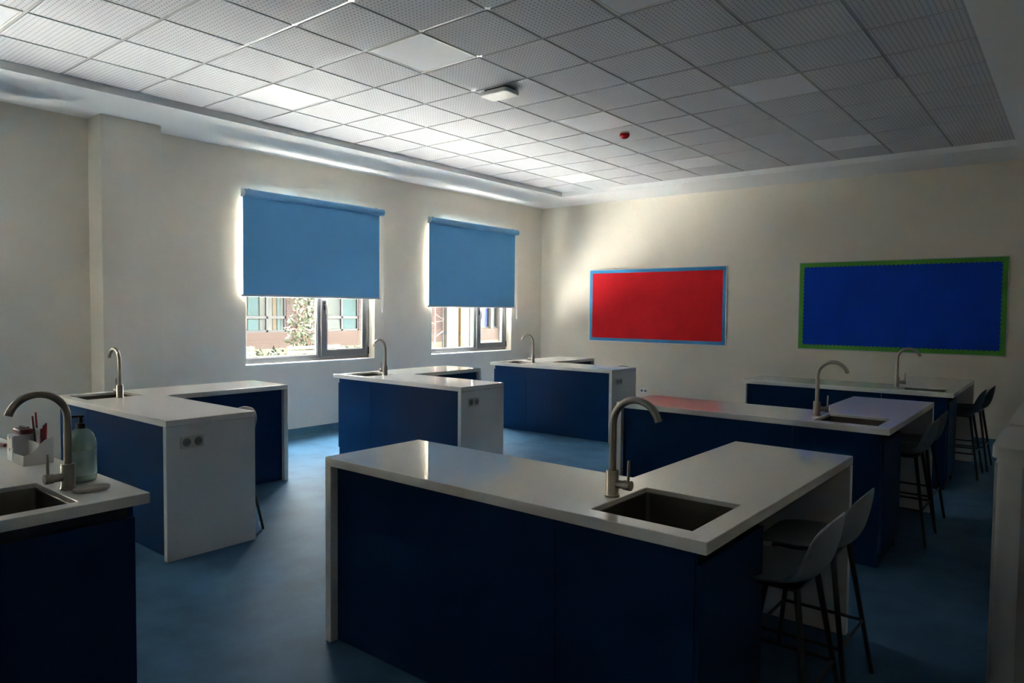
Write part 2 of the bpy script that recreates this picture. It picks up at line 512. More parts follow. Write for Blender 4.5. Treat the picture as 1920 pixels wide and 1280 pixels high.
# ------------------------------------------------------------------ windows
FX0, FX1 = XW - 0.17, XW - 0.115       # frame depth
def window(idx, y0, y1, label, mull):
    wn_ = tag(empty('window_%d' % idx, (0, 0, 0)), label, kind='structure')
    z0, z1 = ZW0 + .004, ZW1 - .004
    a, b_ = y0 + .004, y1 - .004
    fr = .062
    MB().box(FX0, FX1, a, b_, z0, z0 + fr).build('frame_rail', 'frame_metal', wn_, bevel=.004)
    MB().box(FX0, FX1, a, b_, z1 - fr, z1).build('frame_rail', 'frame_metal', wn_, bevel=.004)
    MB().box(FX0, FX1, a, a + fr, z0 + fr, z1 - fr).build('frame_stile', 'frame_metal', wn_, bevel=.004)
    MB().box(FX0, FX1, b_ - fr, b_, z0 + fr, z1 - fr).build('frame_stile', 'frame_metal', wn_, bevel=.004)
    m0, m1 = mull, mull + .075
    MB().box(FX0, FX1, m0, m1, z0 + fr, z1 - fr).build('mullion', 'frame_metal', wn_, bevel=.004)
    # fixed pane
    MB().box(XW - .150, XW - .138, a + fr, m0, z0 + fr, z1 - fr).build('glass_pane', 'window_glass', wn_)
    bd = .018
    MB().cells([a + fr, a + fr + bd, m0 - bd, m0], [z0 + fr, z0 + fr + bd, z1 - fr - bd, z1 - fr],
               lambda y, z: not (a + fr + bd < y < m0 - bd and z0 + fr + bd < z < z1 - fr - bd), XW - .137, XW - .125, 'x').build('glazing_bead', 'frame_bead', wn_)
    # opening sash
    s0, s1 = m1 - .035, b_ - .045
    t0, t1 = z0 + .04, z1 - .04
    sw = .085
    sash = MB().cells([s0, s0 + sw, s1 - sw, s1], [t0, t0 + sw, t1 - sw, t1],
                      lambda y, z: not (s0 + sw < y < s1 - sw and t0 + sw < z < t1 - sw), XW - .112, XW - .085, 'x').build('sash', 'frame_metal', wn_, bevel=.005)
    MB().box(XW - .105, XW - .095, s0 + sw, s1 - sw, t0 + sw, t1 - sw).build('glass_pane', 'window_glass', sash)
    q0, q1, r0, r1 = s0 + sw, s1 - sw, t0 + sw, t1 - sw
    MB().cells([q0, q0 + .014, q1 - .014, q1], [r0, r0 + .014, r1 - .014, r1],
               lambda y, z: not (q0 + .014 < y < q1 - .014 and r0 + .014 < z < r1 - .014), XW - .093, XW - .088, 'x').build('glazing_bead', 'frame_bead', sash)
    # handle on the meeting stile
    hz = 1.66 if idx == 1 else 1.60
    hb = MB(); hb.box(XW - .085, XW - .073, s0 + .028, s0 + .058, hz - .06, hz + .06)
    hb.tube([(XW - .08, s0 + .043, hz + .01), (XW - .045, s0 + .043, hz + .01), (XW - .035, s0 + .043, hz - .005), (XW - .033, s0 + .045, hz - .12)], .010, 8)
    hb.build('window_handle', 'black_handle', sash, smooth=True)
    hg = MB(); hg.tube([(XW - .09, b_ - .028, z0 + .05), (XW - .09, b_ - .028, z0 + .15)], .010, 8)
    hg.build('hinge', 'black_handle', sash, smooth=True)
    # painted sill and reveal lining
    MB().box(XW - .114, XW + .006, y0 - .0, y1 + .0, ZW0 - .012, ZW0 + .003).build('window_sill', 'reveal_white', wn_, bevel=.002)
window(1, *WIN[0], 'grey metal window with bush and bench outside', 1.545)
window(2, *WIN[1], 'grey metal window nearest the room corner', 4.60)
window(3, *WIN[2], 'grey metal window left of the pillar, outside the picture', -3.2)

# ------------------------------------------------------------------ roller blinds
def blind(y0, y1, zb, ztop, label, seed):
    rnd = random.Random(seed)
    t = tag(empty('roller_blind', (XW, (y0 + y1) / 2, ztop)), label, 'roller blind', 'blue roller blinds over the windows')
    hw = (y1 - y0) / 2
    # cassette: rounded D profile, in (x,z)
    prof = [(0.036, -0.005), (0.036, 0.075), (0.06, 0.082), (0.085, 0.072), (0.097, 0.05), (0.097, 0.02), (0.085, 0.0), (0.045, -0.012)]
    MB().prism([(u, v - .082) for u, v in prof], -hw + .02, hw, 'y').build('cassette', 'cassette_blue', t, smooth=True, angle=50)
    for sgn, a, b_ in ((-1, -hw + .0, -hw + .02), (1, hw, hw + .012)):
        MB().prism([(u * 1.03, (v - .08) * 1.05) for u, v in prof], a, b_, 'y').build('end_cap', 'cap_white' if sgn < 0 else 'cassette_blue', t, smooth=True, angle=50)
    for yy in (-hw + .1, hw - .1):
        MB().box(0.0, 0.055, yy - .012, yy + .012, -.004, .006).build('bracket', 'black_handle', t)
    # fabric with soft vertical folds
    ny, nz = 60, 16
    f0, f1 = -hw + .015, hw - .05
    xf = 0.056
    ph = [(rnd.uniform(5, 16), rnd.uniform(0, 6), rnd.uniform(.0006, .0016), rnd.uniform(-2, 2)) for _ in range(6)]
    def px(y, z):
        k = (ztop - .07 - z) / (ztop - zb)
        k = max(0, min(1, k)) ** .6
        return xf + k * sum(a * math.sin(q * y + p_ + s_ * (z - zb)) for q, p_, a, s_ in ph)
    m = MB()
    V = []; Fs = []
    for side in (0, 1):
        for iz in range(nz + 1):
            z = zb + (ztop - .075 - zb) * iz / nz
            for iy in range(ny + 1):
                y = f0 + (f1 - f0) * iy / ny
                V.append((px(y, z) - side * .0012, y, z - ztop))
    n1 = (ny + 1) * (nz + 1)
    for side in (0, 1):
        for iz in range(nz):
            for iy in range(ny):
                a = side * n1 + iz * (ny + 1) + iy
                q = (a, a + 1, a + ny + 2, a + ny + 1)
                Fs.append(q if side == 0 else q[::-1])
    m.add(V, Fs)
    fab = m.build('fabric', 'blind_fabric', t)
    for p_ in fab.data.polygons: p_.use_smooth = True
    # keep a single skin for the translucent shading to work: remove back skin
    bm = bmesh.new(); bm.from_mesh(fab.data)
    bm.verts.ensure_lookup_table()
    bmesh.ops.delete(bm, geom=[bm.verts[i] for i in range(n1, 2 * n1)], context='VERTS')
    bm.to_mesh(fab.data); bm.free()
    # white blackout lining behind the coloured face
    lv = [(px(f0 + (f1 - f0) * iy / ny, zb + (ztop - .075 - zb) * iz / nz) - .003, f0 + (f1 - f0) * iy / ny, zb + (ztop - .075 - zb) * iz / nz - ztop)
          for iz in range(nz + 1) for iy in range(ny + 1)]
    lf = [(iz * (ny + 1) + iy, iz * (ny + 1) + iy + 1, (iz + 1) * (ny + 1) + iy + 1, (iz + 1) * (ny + 1) + iy) for iz in range(nz) for iy in range(ny)]
    MB().add(lv, lf).build('lining', 'blind_lining', t)
    MB().box(xf - .009, xf + .009, f0 - .02, f1 + .012, zb - ztop - .022, zb - ztop + .002).build('bottom_bar', 'bar_grey', t, bevel=.004)
    # bead chain loop at the right
    L = ztop - .05 - (zb - .19)
    yc = hw - .015
    pts = [(0.075, yc - .012, -.06)] + [(0.075, yc - .012, -.06 - L * k / 10) for k in range(1, 10)]
    pts += [(0.075, yc - .010, -.06 - L * .97), (0.075, yc, -.06 - L), (0.075, yc + .012, -.06 - L * .97)]
    pts += [(0.075, yc + .014, -.06 - L * k / 10) for k in range(9, 0, -1)] + [(0.075, yc + .012, -.06)]
    MB().tube(pts, .0028, 6).build('pull_chain', 'cap_white', t, smooth=True)
    return t
blind(0.385, 2.492, 1.775, 3.0, 'half lowered blue roller blind over the window with the bush outside', 1)
blind(-4.37, -2.21, 1.72, 3.0, 'half lowered blue roller blind left of the pillar, outside the picture', 9)
blind(3.385, 5.495, 1.68, 3.0, 'half lowered blue roller blind over the window nearest the room corner', 5)

# ------------------------------------------------------------------ lab tables
H, T = 0.902, 0.042
L_, W2, M_, W_ = 1.94, 0.613, 1.753, 0.607
GAP = 0.0015

def sink(parent, x0, x1, y0, y1, z, ovx=None):
    r = .030
    m = MB()
    loops = []
    for inset, zz, rr in ((.0008, -.0195, .004), (.0035, -.0200, .008), (.005, -.024, .012), (.007, -T - .16, .03), (.012, -T - .182, r + .01), (.05, -T - .19, r + .02), (.13, -T - .193, r)):
        loops.append([(x, y, z + zz) for x, y in rrect(x0 + inset, x1 - inset, y0 + inset, y1 - inset, min(rr, (x1 - x0) / 2 - inset - .005), 6)])
    n = len(loops[0])
    V = [p for l in loops for p in l]
    Fs = []
    for i in range(len(loops) - 1):
        for k in range(n):
            k2 = (k + 1) % n
            Fs.append((i * n + k, i * n + k2, (i + 1) * n + k2, (i + 1) * n + k))
    Fs.append(tuple((len(loops) - 1) * n + k for k in range(n)))
    m.add(V, Fs)
    s = m.build('sink', 'sink_steel', parent, smooth=True, angle=60)
    cx, cy = (x0 + x1) / 2, (y0 + y1) / 2
    MB().lathe([(.045, -.003), (.045, .002), (.038, .003), (.034, .0), (.005, -.001)], (cx, cy, z - T - .190)).build('drain', 'brushed_steel', s, smooth=True)
    return s

def overflow(s, p, axis):
    m = MB()
    p = Vector(p); d = Vector(axis)
    m.tube([p, p + d * .003], .016, 14)
    m.build('overflow_hole', 'black_hole', s, smooth=True)

def faucet(parent, x, y, z, dx, dy):
    # gooseneck tap; (dx,dy) points from the tap towards the sink
    b = MB()
    b.lathe([(.029, 0), (.029, .006), (.026, .009), (.0245, .012), (.0245, .098), (.023, .101), (.012, .101)], (x, y, z))
    f = b.build('faucet', 'brushed_steel', parent, smooth=True, angle=40)
    R = 0.098
    zs = z + .282
    pts = [(x, y, z + .098), (x, y, z + .16), (x, y, z + .22), (x, y, zs)]
    for k in range(1, 17):
        a = math.radians(165 * k / 16)
        rr = R * (1 - math.cos(a))
        pts.append((x + dx * rr, y + dy * rr, zs + R * math.sin(a)))
    MB().tube(pts, .0138, 14).build('spout', 'brushed_steel', f, smooth=True, angle=40)
    hz = z + .052
    c = MB().tube([(x + dx * .02, y + dy * .02, hz), (x + dx * .052, y + dy * .052, hz)], .0165, 14)
    c.tube([(x + dx * .053, y + dy * .053, hz), (x + dx * .082, y + dy * .082, hz)], .0195, 14)
    c.build('valve', 'brushed_steel', f, smooth=True, angle=40)
    MB().tube([(x + dx * .069, y + dy * .069, hz + .016), (x + dx * .071, y + dy * .071, hz + .095)], [.006, .005], 8).build('lever', 'brushed_steel', f, smooth=True, angle=40)
    return f

def socket_on(parent, axis, at, u0, u1, z0, z1, sgn, mats=('socket_plastic', 'socket_insert')):
    # double socket plate; axis 'x': plate normal along x at x=at, u along y.  'y': normal along y, u along x
    def bx(m, a0, a1, p0, p1, q0, q1):
        return m.box(a0, a1, p0, p1, q0, q1) if axis == 'x' else m.box(p0, p1, a0, a1, q0, q1)
    s = bx(MB(), at, at + sgn * .009, u0, u1, z0, z1).build('socket', mats[0], parent, bevel=.002)
    hw = (u1 - u0) / 2
    for k in (0, 1):
        cu = u0 + hw * (k + .5); cz = (z0 + z1) / 2
        rr = min(hw, z1 - z0) * .36
        p = (at + sgn * .009, cu, cz) if axis == 'x' else (cu, at + sgn * .009, cz)
        q = (at + sgn * .0105, cu, cz) if axis == 'x' else (cu, at + sgn * .0105, cz)
        o = MB().tube([p, q], rr, 16).build('socket_well', mats[1], s, smooth=True)
        pm = MB()
        for dd in (-.009, .009):
            p2 = (at + sgn * .0105, cu + dd, cz) if axis == 'x' else (cu + dd, at + sgn * .0105, cz)
            q2 = (at + sgn * .0112, cu + dd, cz) if axis == 'x' else (cu + dd, at + sgn * .0112, cz)
            pm.tube([p2, q2], .003, 8)
        # holes sit in the well plate
        pm.build('pin_holes', 'black_hole', s)
    return s

def lab_table(name, x, y, rot, m, label, sock=False):
    """L bench: origin at the sink corner; arm 1 runs away from it along -m*x, arm 2 along +y."""
    t = tag(empty(name, (x, y, 0), math.radians(rot)), label, 'lab bench', 'L shaped lab benches with sinks')
    X = lambda d: -m * d
    s0, s1, sy0, sy1 = .087, .478, .083, .50
    us = [X(d) for d in (0, L_, W_, s0, s1)]
    hx0, hx1 = sorted((X(s0), X(s1)))
    def inside(u, v):
        d = -m * u
        if hx0 < u < hx1 and sy0 < v < sy1: return False
        return (0 < d < L_ and 0 < v < W2) or (0 < d < W_ and 0 < v < M_)
    MB().cells(us, [0, W2, M_, sy0, sy1], inside, H - T, H).build('worktop', 'quartz', t, bevel=.003)
    zt = H - T - GAP
    MB().box(X(L_ - T), X(L_), 0, W2, 0, zt).build('end_panel', 'quartz_side', t, bevel=.0025)
    MB().box(X(0), X(W_), M_ - T, M_, 0, zt).build('end_panel', 'quartz_side', t, bevel=.0025)
    MB().box(X(.602), X(L_ - T - GAP), .04, .058, 0.004, zt).build('front_panel', 'blue_laminate', t, bevel=.001)
    MB().box(X(.056), X(.598), .04, .058, 0.004, zt).build('side_panel', 'blue_laminate', t, bevel=.001)
    d_ = MB().box(X(.036), X(.054), .042, .60, .095, zt - .05).build('cabinet_door', 'blue_laminate', t, bevel=.0012)
    MB().box(X(.075), X(.085), .06, .60, 0.004, .09).build('toe_kick', 'dark_plinth', t)
    MB().box(X(.056), X(.598), .582, .60, 0.004, zt).build('cabinet_side', 'blue_laminate', t)
    MB().box(X(.552), X(.57), .06, .58, 0.004, zt).build('cabinet_back', 'blue_laminate', t)
    MB().box(X(W_ - .058), X(W_ - .04), W2 + .0, M_ - T - GAP, 0.004, zt).build('inner_panel', 'blue_laminate', t, bevel=.001)
    s = sink(t, hx0, hx1, sy0, sy1, H)
    overflow(s, (X(s1 - .003), .30, H - T - .055), (m * 1.0, 0, 0))
    faucet(t, X(.512), .287 if m > 0 else .305, H, m, 0)
    if sock:
        socket_on(t, 'x', X(L_), .09, .242, .712, .79, -m)
    return t

TABLES = [
    ('lab_table', 2.124, -1.990, -0.35, 1, 'white topped L shaped lab bench with navy panels, largest in the foreground', False),
    ('lab_table', 2.101, 0.815, 0.28, 1, 'white topped L shaped lab bench reflecting the red board, behind the foreground bench', False),
    ('lab_table', 2.126, 3.424, 0.65, 1, 'white topped L shaped lab bench under the blue display board', False),
    ('lab_table', -3.388, -1.970, -0.2, -1, 'white topped L shaped lab bench beside the pillar with bright blue front', True),
    ('lab_table', -3.383, 0.753, -0.7, -1, 'white topped L shaped lab bench in front of the window with the bush', True),
    ('lab_table', -3.372, 3.390, 0.6, -1, 'white topped L shaped lab bench in the room corner by the last window', True),
]
TOBJ = [lab_table(*a) for a in TABLES]

# teacher's counter at the left edge
tc_ = tag(empty('sink_counter', (0.232, -2.822, 0)), 'white topped counter with sink at the left edge, nearest the camera', 'counter')
CX0, CY0 = -1.75, -0.75
sx0, sx1, sy0, sy1 = -.496, -.063, -.65, -.229
MB().cells([CX0, 0, sx0, sx1], [CY0, 0, sy0, sy1], lambda u, v: not (sx0 < u < sx1 and sy0 < v < sy1), H - T, H).build('worktop', 'quartz', tc_, bevel=.003)
zt = H - T - GAP
MB().box(CX0, CX0 + T, CY0, 0, 0, zt).build('end_panel', 'quartz_side', tc_, bevel=.0025)
MB().box(-.054, -.036, CY0 + .04, -.042, .095, zt - .05).build('cabinet_door', 'blue_laminate', tc_, bevel=.0012)
MB().box(CX0 + T + GAP, -.056, -.058, -.04, .004, zt).build('front_panel', 'blue_laminate', tc_, bevel=.001)
MB().box(CX0 + T + GAP, -.056, CY0 + .04, CY0 + .058, .004, zt).build('rear_panel', 'blue_laminate', tc_, bevel=.001)
MB().box(-.085, -.075, CY0 + .06, -.06, .004, .09).build('toe_kick', 'dark_plinth', tc_)
MB().box(-.075, -.057, CY0 + .06, -.06, zt - .06, zt).build('top_rail', 'dark_plinth', tc_)
s = sink(tc_, sx0, sx1, sy0, sy1, H)
overflow(s, (-.28, sy1 - .003, H - T - .055), (0, -1, 0))
faucet(tc_, -.281, -.185, H, 0, -1)

# ------------------------------------------------------------------ bar stools
def stool_meshes():
    prof = [  # x (towards table +), z, half width, side curl, wrap
        (.205, .600, .120, .000, .0), (.200, .612, .160, .004, .0), (.17, .622, .190, .010, .0), (.10, .622, .205, .020, .0),
        (.02, .616, .210, .028, .0), (-.06, .616, .210, .034, .01), (-.13, .626, .208, .036, .03), (-.175, .652, .206, .030, .05),
        (-.198, .690, .208, .016, .055), (-.212, .735, .208, .004, .055), (-.222, .780, .204, -.004, .05), (-.229, .820, .194, -.014, .044),
        (-.233, .850, .172, -.018, .036), (-.235, .870, .130, -.014, .022), (-.236, .878, .060, -.004, .006)]
    nu = 12
    V = []; Fs = []
    for (x, z, hw, cu, wr) in prof:
        for k in range(nu + 1):
            u = -1 + 2 * k / nu
            V.append((x + wr * abs(u) ** 2.2, u * hw, z + cu * abs(u) ** 2.5))
    for i in range(len(prof) - 1):
        for k in range(nu):
            a = i * (nu + 1) + k
            Fs.append((a, a + 1, a + nu + 2, a + nu + 1))
    return V, Fs
SV, SF = stool_meshes()
def make_stool(mname):
    me = bpy.data.meshes.new('seat_shell')
    me.from_pydata(SV, [], SF)
    me.materials.append(MAT[mname])
    for p in me.polygons: p.use_smooth = True
    return me
shell_me = {k: make_stool(k) for k in ('stool_shell', 'stool_shell_dark')}
leg_me = []
TOP = [(.115, .125), (.115, -.125), (-.125, .125), (-.125, -.125)]
BOT = [(.200, .222), (.200, -.222), (-.215, .222), (-.215, -.222)]
def leg_at(k, z):
    q = 1 - z / .605
    return (TOP[k][0] + (BOT[k][0] - TOP[k][0]) * q, TOP[k][1] + (BOT[k][1] - TOP[k][1]) * q, z)
for k in range(4):
    me = MB().tube([leg_at(k, 0.0), leg_at(k, .608)], [.0095, .0125], 10).mesh('leg', smooth=True); me.materials.append(MAT['black_metal']); leg_me.append(me)
rail_me = []
for a, b_, z in ((0, 1, .245), (2, 3, .245), (0, 2, .245), (1, 3, .245)):
    me = MB().tube([leg_at(a, z), leg_at(b_, z)], .0075, 8).mesh('foot_rail', smooth=True); me.materials.append(MAT['black_metal']); rail_me.append(me)
under_me = MB().box(-.13, .12, -.128, .128, .600, .610).mesh('seat_plate'); under_me.materials.append(MAT['black_metal'])
def stool(x, y, rz, label, shell='stool_shell', group='bar stools at the lab benches'):
    t = tag(empty('bar_stool', (x, y, 0), math.radians(rz)), label, 'stool', group)
    o = bpy.data.objects.new('seat_shell', shell_me[shell]); COL.objects.link(o); o.parent = t
    md = o.modifiers.new('thick', 'SOLIDIFY'); md.thickness = .011; md.offset = 0.0
    ss = o.modifiers.new('sub', 'SUBSURF'); ss.levels = 1; ss.render_levels = 1
    for me in leg_me:
        q = bpy.data.objects.new('leg', me); COL.objects.link(q); q.parent = t
    for me in rail_me:
        q = bpy.data.objects.new('foot_rail', me); COL.objects.link(q); q.parent = t
    q = bpy.data.objects.new('seat_plate', under_me); COL.objects.link(q); q.parent = t
    return t
stool(2.105, -1.30, 180, 'grey shell bar stool with black legs, nearest the camera')
stool(2.105, -0.82, 180, 'grey shell bar stool with black legs, second from the camera at the foreground bench')
stool(2.00, 1.72, 180, 'dark bar stool at the second bench on the right, nearer one')
stool(1.99, 2.22, 180, 'dark bar stool at the second bench on the right, mostly hidden farther one')
stool(2.05, 4.36, 180, 'dark bar stool at the farthest right bench, nearer of the pair', 'stool_shell_dark')
stool(2.085, 4.86, 180, 'dark bar stool at the farthest right bench, nearest the back wall', 'stool_shell_dark')
stool(-1.84, -1.415, -90, 'bar stool of which one black leg shows behind the bench by the pillar')
stool(-1.86, 4.20, -90, 'bar stool whose dark back edge peeks out behind the corner bench', 'stool_shell_dark')

# ------------------------------------------------------------------ display boards
def board(x0, x1, z0, z1, paper, border, bw_, pitch, name, label):
    t = tag(empty(name, ((x0 + x1) / 2, YB, (z0 + z1) / 2)), label, 'display board')
    hx, hz = (x1 - x0) / 2, (z1 - z0) / 2
    MB().box(-hx, hx, -.016, 0, -hz, hz).build('backing', 'aluminium', t)
    f = .012
    MB().cells([-hx, -hx + f, hx - f, hx], [-hz, -hz + f, hz - f, hz], lambda u, v: abs(u) > hx - f or abs(v) > hz - f, -.022, -.016, 'y').build('frame', 'aluminium', t, bevel=.002)
    ax, az = hx - f, hz - f
    MB().box(-ax, ax, -.0175, -.0162, -az, az).build('paper', paper, t)
    # scalloped border strips
    def strip(length, horizontal, sign, off):
        n = max(4, int(length / pitch))
        poly = [(-length / 2, 0), (length / 2, 0)]
        inner = []
        for k in range(n * 4 + 1):
            u = length / 2 - length * k / (n * 4)
            a = (k % 4) / 4 * math.pi
            inner.append((u, bw_ + pitch * .28 * abs(math.sin(a if k % 4 else 0)) ** .8))
        poly += inner
        mm = MB()
        pts = []
        for u, v in poly:
            pts.append((u, sign * (off - v)) if horizontal else (sign * (off - v), u))
        mm.prism(pts, -.0190 - (.0004 if horizontal else 0), -.0176, 'y')
        mm.build('border_strip', border, t)
    strip(2 * ax, True, 1, az); strip(2 * ax, True, -1, az)
    strip(2 * az - 2 * bw_, False, 1, ax); strip(2 * az - 2 * bw_, False, -1, ax)
    return t
board(-3.607, -1.167, 1.110, 2.326, 'paper_red', 'border_blue', .045, .042, 'red_display_board', 'red display board with scalloped blue border on the back wall')
board(-0.121, 2.315, 1.112, 2.330, 'paper_blue', 'border_green', .050, .053, 'blue_display_board', 'dark blue display board with scalloped green border on the back wall')
ws = socket_on(None, 'y', YB, -2.605, -2.475, .285, .372, -1, ('socket_white', 'socket_insert'))
ws.name = 'wall_socket'
tag(ws, 'white double socket low on the back wall beside the corner bench', 'socket')

# ------------------------------------------------------------------ ceiling devices
ap = tag(empty('access_point', (-0.985, 0.70, ZT)), 'white wedge shaped ceiling device on the tiles', 'access point')
bx = MB(); bx.prism(rrect(-.15, .15, -.10, .10, .035), -.055, -.018)
bx.build('cover', 'white_plastic', ap, bevel=.008)
MB().prism(rrect(-.12, .12, -.075, .075, .02), -.018, 0).build('mount_plate', 'black_handle', ap)
al = tag(empty('smoke_alarm', (-0.85, 2.613, ZT)), 'small red smoke alarm on the ceiling tiles', 'smoke alarm')
MB().lathe([(.050, 0), (.052, -.012), (.046, -.016)], (0, 0, 0)).build('base', 'white_plastic', al, smooth=True)
MB().lathe([(.050, -.016), (.054, -.026), (.050, -.042), (.040, -.056), (.022, -.066), (.006, -.068)], (0, 0, 0)).build('dome', 'alarm_red', al, smooth=True, angle=60)

# ------------------------------------------------------------------ low cabinets at the right edge
def low_cabinet(y0, y1, label):
    t = tag(empty('rounded_cabinet', (2.745, y0, 0)), label, 'cabinet', 'rounded cabinets along the right wall')
    wd, dp = XR - 2.745 - .03, y1 - y0
    body = rrect(.018, wd, .018, dp - .018, .05, 6)
    MB().prism(body, .08, 1.052).build('body', 'cabinet_white', t, smooth=True, angle=40)
    MB().prism(rrect(.03, wd - .01, .05, dp - .04, .03, 4), 0, .08).build('plinth', 'dark_plinth', t, smooth=True)
    MB().prism(rrect(0, wd + .01, 0, dp, .06, 8), 1.056, 1.10).build('top', 'cabinet_white', t, smooth=True, angle=40)
    MB().box(.10, wd - .05, .010, .018, .10, 1.03).build('panel', 'cabinet_panel', t, bevel=.002)
    d_ = MB().box(.008, .018, .06, dp - .06, .10, 1.03).build('door', 'cabinet_white', t, bevel=.002)
    MB().tube([(-.012, dp - .12, .55), (-.012, dp - .12, .70)], .006, 8).build('handle', 'aluminium', d_, smooth=True)
low_cabinet(-0.745, -0.06, 'pale rounded top cabinet at the right edge, nearest the camera')
low_cabinet(0.02, 0.95, 'pale rounded top cabinet at the right edge, middle of the row')
low_cabinet(1.03, 1.95, 'pale rounded top cabinet at the right edge, farthest of the row')

# ------------------------------------------------------------------ things on the counter
org = tag(empty('desk_organizer', (-0.85, -2.985, H)), 'white desk organiser with two small drawers and sloping sides on the counter', 'organizer')
# drawer block
MB().cells([0, .006, .079, .085], [0, .006, .058, .062, .114, .12], lambda u, v: u < .006 or u > .079 or v < .006 or v > .114 or .058 < v < .062, .002, .115, 'y').build('drawer_case', 'organizer', org)
MB().box(0, .085, .115, .118, 0, .12).build('back_board', 'organizer', org)
for z0_ in (.007, .063):
    dr = MB().box(.007, .078, -.001, .004, z0_, z0_ + .050).build('drawer', 'drawer_front', org, bevel=.001)
    MB().prism([(.035, z0_ + .050), (.050, z0_ + .050), (.0425, z0_ + .036)], -.0018, -.0010, 'y').build('drawer_notch', 'dark_plastic', dr)
side = [(0, 0), (.118, 0), (.118, .115), (.085, .108), (.03, .055), (0, .045)]
MB().prism(side, .217, .222, 'x').build('side_wall', 'organizer', org)
MB().box(.0855, .2165, 0, .005, 0, .045).build('front_wall', 'organizer', org)
MB().box(.0855, .2165, .005, .113, 0, .005).build('tray', 'organizer', org)
MB().box(.0855, .2165, .113, .118, 0, .115).build('back_board', 'organizer', org)
MB().box(.0855, .2165, .062, .066, .005, .095).build('divider', 'organizer', org)

def pen(x, y, z, L, lean, m1, m2, r, label, nm='pen'):
    t = tag(empty(nm, (x, y, z)), label, 'pen', 'pens in the desk organiser')
    t.rotation_euler = (lean[0], lean[1], 0)
    MB().tube([(0, 0, .004), (0, 0, L * .72)], r, 10).build('barrel', m1, t, smooth=True)
    MB().tube([(0, 0, L * .722), (0, 0, L)], [r * 1.08, r * .9], 10).build('cap', m2, t, smooth=True)
ox, oy, oz = -0.85, -2.985, H + .006
pen(ox + .200, oy + .092, oz, .165, (.05, .10), 'red_plastic', 'red_plastic', .007, 'bright red marker standing at the right end of the organiser')
pen(ox + .185, oy + .095, oz, .180, (.02, .18), 'maroon_plastic', 'red_plastic', .005, 'thin dark red pen leaning right in the organiser')
pen(ox + .203, oy + .078, oz, .170, (-.06, .06), 'navy_plastic', 'navy_plastic', .0075, 'navy marker at the right end of the organiser')
pen(ox + .170, oy + .09, oz, .150, (.04, .12), 'red_plastic', 'maroon_plastic', .007, 'stubby red marker beside the divider of the organiser')
pen(ox + .110, oy + .095, oz, .215, (.0, -.16), 'dark_plastic', 'red_plastic', .0045, 'tall black brush with red tip leaning left')
pen(ox + .118, oy + .085, oz, .200, (.05, -.10), 'dark_plastic', 'maroon_plastic', .0045, 'black brush with dark red tip beside the white clip')
clip = tag(empty('white_clip', (ox + .133, oy + .085, oz)), 'small white label card standing in the organiser', 'card')
MB().box(-.022, .022, -.002, .002, 0, .145).build('card', 'drawer_front', clip, bevel=.001)
MB().box(-.014, .014, -.0026, -.0021, .115, .135).build('print', 'cap_white', clip)
gl = tag(empty('glasses_case', (ox + .042, oy + .06, H + .1205)), 'dark red case lying on top of the organiser drawers', 'case')
MB().prism(rrect(-.075, .045, -.03, .03, .02), 0, .022).build('body', 'maroon_plastic', gl, bevel=.006)
MB().tube([(-.06, 0, .026), (.02, .01, .028)], .004, 8).build('clasp', 'dark_plastic', gl, smooth=True)
rm = tag(empty('red_marker', (-1.245, -2.90, H)), 'short red marker lying on the counter at the left edge', 'marker')
MB().tube([(-.06, -.01, .010), (.02, .0, .010)], .0095, 10).build('barrel', 'red_plastic', rm, smooth=True)
MB().tube([(.021, .0, .010), (.05, .004, .010)], .0098, 10).build('cap', 'maroon_plastic', rm, smooth=True)

sp = tag(empty('soap_bottle', (-0.165, -2.918, H)), 'mint green pump soap bottle behind the tap on the counter', 'bottle')
MB().lathe([(.040, .0), (.0535, .004), (.055, .012), (.055, .150), (.053, .168), (.046, .190), (.034, .206), (.020, .214), (.016, .216)], (0, 0, 0), 28).build('body', 'mint_bottle', sp, smooth=True, angle=50)
MB().lathe([(.0556, .03), (.0556, .13)], (0, 0, 0), 28).build('paper_label', 'bottle_label', sp, smooth=True)
for k_, (a0_, z0_, z1_) in enumerate(((200, .085, .098), (205, .040, .075))):
    pl_ = []
    for q_ in range(5):
        a_ = math.radians(a0_ + q_ * 6)
        pl_.append((.0560 * math.cos(a_), .0560 * math.sin(a_)))
    lm_ = MB()
    lm_.add([(x_, y_, z0_) for x_, y_ in pl_] + [(x_, y_, z1_) for x_, y_ in pl_], [(i_, i_ + 1, i_ + 6, i_ + 5) for i_ in range(4)])
    lm_.build('label_print', 'label_print', sp)
pp = MB().lathe([(.017, .215), (.017, .236), (.008, .238), (.006, .262)], (0, 0, 0), 16)
pp.tube([(0, 0, .262), (0, 0, .268)], .013, 12)
pp.tube([(0, 0, .264), (-.012, -.03, .264), (-.015, -.04, .256)], .005, 8)
pp.build('pump', 'pump_black', sp, smooth=True)
ds = tag(empty('soap_dish', (0.035, -2.955, H)), 'beige oval stone dish beside the tap on the counter', 'dish')
MB().lathe([(.060, 0), (.066, .003), (.067, .012), (.063, .015), (.052, .0125), (.004, .012)], (0, 0, 0), 32, .56, 1.0).build('dish', 'stone_dish', ds, smooth=True, angle=50)

